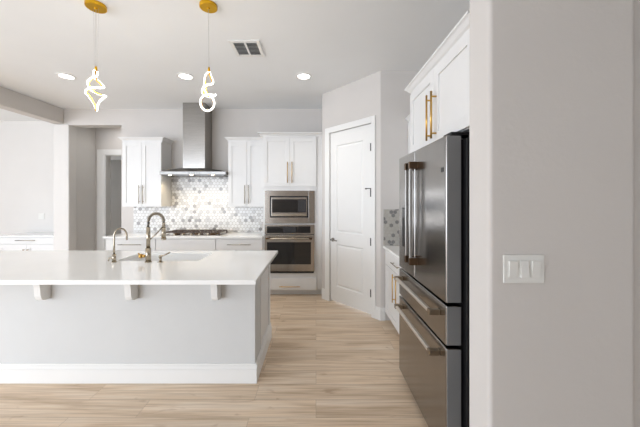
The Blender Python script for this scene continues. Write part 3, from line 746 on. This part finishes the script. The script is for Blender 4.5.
# light switch
t = thing('light_switch', 'white three-gang rocker switch plate on the grey wall end', 'light switch', (.8345, 1.168, 1.193))
MB().m('plate').box(.753, .916, 1.1625, 1.1695, 1.136, 1.25, .0025, 3).build('cover_plate', t)
for i in range(3):
    xx = .7885 + i * .046; tl = (1, -1, 1)[i] * .0028
    b_ = MB().m('plate'); z0_, z1_ = 1.160, 1.226
    b_.box(xx - .0185, xx + .0185, 1.1612, 1.1625, z0_ - .002, z1_ + .002)
    b_._hexa([Vector(p) for p in ((xx - .0165, 1.1565 + tl, z0_), (xx + .0165, 1.1565 + tl, z0_), (xx + .0165, 1.1612, z0_), (xx - .0165, 1.1612, z0_),
                                  (xx - .0165, 1.1565 - tl, z1_), (xx + .0165, 1.1565 - tl, z1_), (xx + .0165, 1.1612, z1_), (xx - .0165, 1.1612, z1_))], .0006, 1)
    b_.build('rocker', t)

# ------------------------------------------------------------------ ceiling fixtures
CY = 3.70
for xx, lab in ((-3.185, 'lit recessed ceiling light nearest the dropped beam'), (-1.665, 'lit recessed ceiling light in front of the range hood'), (-0.155, 'lit recessed ceiling light nearest the pantry')):
    t = thing('recessed_light', lab, 'ceiling light', (xx, CY, CE), 'recessed ceiling lights')
    MB().m('trim').lathe((xx, CY, CE - .0005), [(.105, 0), (.103, -.006), (.078, -.008), (.075, -.002)], 32).build('trim_ring', t)
    MB().m('lens').lathe((xx, CY, CE - .003), [(.0765, 0), (0, -.001)], 32).build('lens', t)
    spot('recessed_light_beam', (xx, CY, CE - .03), 10, (1, 0.96, 0.92), 1.9, .07, .9)

t = thing('ceiling_vent', 'white square air vent with two dark louvre banks on the ceiling', 'vent', (-.712, 3.02, CE))
vx0, vx1, vy0, vy1 = -.865, -.56, 2.86, 3.18
MB().m('duct').box(vx0 + .03, vx1 - .03, vy0 + .03, vy1 - .03, CE - .003, CE - .0005).build('duct_opening', t)
b_ = MB().m('trim')
b_.box(vx0, vx0 + .035, vy0, vy1, CE - .012, CE - .0005, .002).box(vx1 - .035, vx1, vy0, vy1, CE - .012, CE - .0005, .002)
b_.box(vx0 + .035, vx1 - .035, vy0, vy0 + .035, CE - .012, CE - .0005, .002).box(vx0 + .035, vx1 - .035, vy1 - .035, vy1, CE - .012, CE - .0005, .002)
b_.box(-.722, -.702, vy0 + .035, vy1 - .035, CE - .012, CE - .003)
b_.build('frame', t)
for (a, b, n) in ((vx0 + .035, -.722, 0), (-.702, vx1 - .035, 1)):
    l_ = MB().m('trim')
    for k in range(9):
        yy = vy0 + .045 + k * .0265
        if n == 0 or True:
            l_.prism([(a, yy, CE - .014), (a, yy + .002, CE - .014), (a, yy + .012, CE - .004), (a, yy + .010, CE - .004)], (b - a, 0, 0))
    l_.build('louvre_bank', t)

# pendants
def pendant(x, y, pts, label, R, tx, ty, tops):
    t = thing('pendant_light', label, 'pendant light', (x, y, CE), 'twisted pendants over the island')
    MB().m('gold').lathe((x, y, CE - .0008), [(R, 0), (R, -.022), (R - .006, -.026), (.012, -.026), (.01, -.034), (0, -.034)], 40).build('ceiling_canopy', t)
    S = 290 / y
    P = [Vector(((a - 316) / S, y + d, 1.47 + (200 - b) / S)) for a, b, d in pts]
    top = P[0]
    wb = MB().m('wire').cyl((x, y, CE - .03), (top.x, top.y, top.z + .012), .0016, 8)
    for sg in tops: wb.cyl((x + sg * .02, y, CE - .026), (top.x + sg * .012, top.y, top.z + .015), .0007, 6)
    wb.build('cord', t)
    MB().m('gold').cyl((top.x, top.y, top.z - .012), (top.x, top.y, top.z + .022), .011, 14, .007).build('end_cap', t)
    path = smooth_path(P, 10, False)
    MB().m('led').tube(path, .0066, 12).build('led_tube', t)
    inner = []
    for i, p in enumerate(path):
        tg = (path[min(i + 1, len(path) - 1)] - path[max(i - 1, 0)]).normalized()
        c = Vector((top.x, top.y, p.z)) - p
        c = c - tg * c.dot(tg)
        c = c.normalized() if c.length > 1e-4 else Vector((0, 1, 0))
        inner.append(p + c * .006)
    d = bpy.data.lights.new('pendant_glow', 'POINT'); d.energy = 1.7; d.color = (1, .96, .9); d.shadow_soft_size = .05
    lo = bpy.data.objects.new('pendant_glow', d); COL.objects.link(lo); lo.location = (x, y, 2.34)
    MB().m('gold').tube(inner, .006, 10).build('metal_channel', t)
pendant(-1.783, 2.35, [(96, 69, 0), (94.6, 73, -.01), (95, 78, -.005), (98.5, 81.5, .02), (102.6, 86.5, .015), (101.5, 88.6, -.02), (94, 90.6, -.05), (86.4, 92.6, -.01), (86.6, 95, .02),
                           (90, 102, .04), (94.8, 109.2, .02), (97, 109.4, 0), (101, 104, -.025), (105.3, 97.8, -.01), (104.4, 95.6, .015), (97.5, 93, .05), (91, 90.5, .045), (88.8, 87.5, .01),
                           (90.2, 83, -.025), (94, 79, -.022), (97, 75.5, .0), (96.8, 71.5, .005)],
        'lit twisted gold pendant with angular loops, left above the island', .074, 0, 0, (-1, 1))
pendant(-.872, 2.35, [(209, 70, 0), (210.2, 75, .012), (212.2, 80.5, .015), (212.3, 84, -.005), (207.5, 87.3, -.04), (202.8, 90.3, -.01), (202.4, 93.2, .02), (208, 95.2, .045), (214.6, 94.2, .02),
                          (214.8, 95.6, -.01), (208.5, 96.8, -.045), (203.6, 99.5, -.04), (202.2, 104.5, -.035), (204.3, 109.8, -.035), (209, 112.2, -.035), (213.8, 110, -.035), (215.8, 105, -.035), (214, 99.5, -.03),
                          (210, 96, .0), (205.5, 92, .04), (203.4, 87, .03), (204.6, 81, .0), (206.4, 76, -.015), (208.6, 72.5, -.004)],
        'lit twisted gold pendant ending in a round ring, in front of the range hood', .069, 0, 0, ())
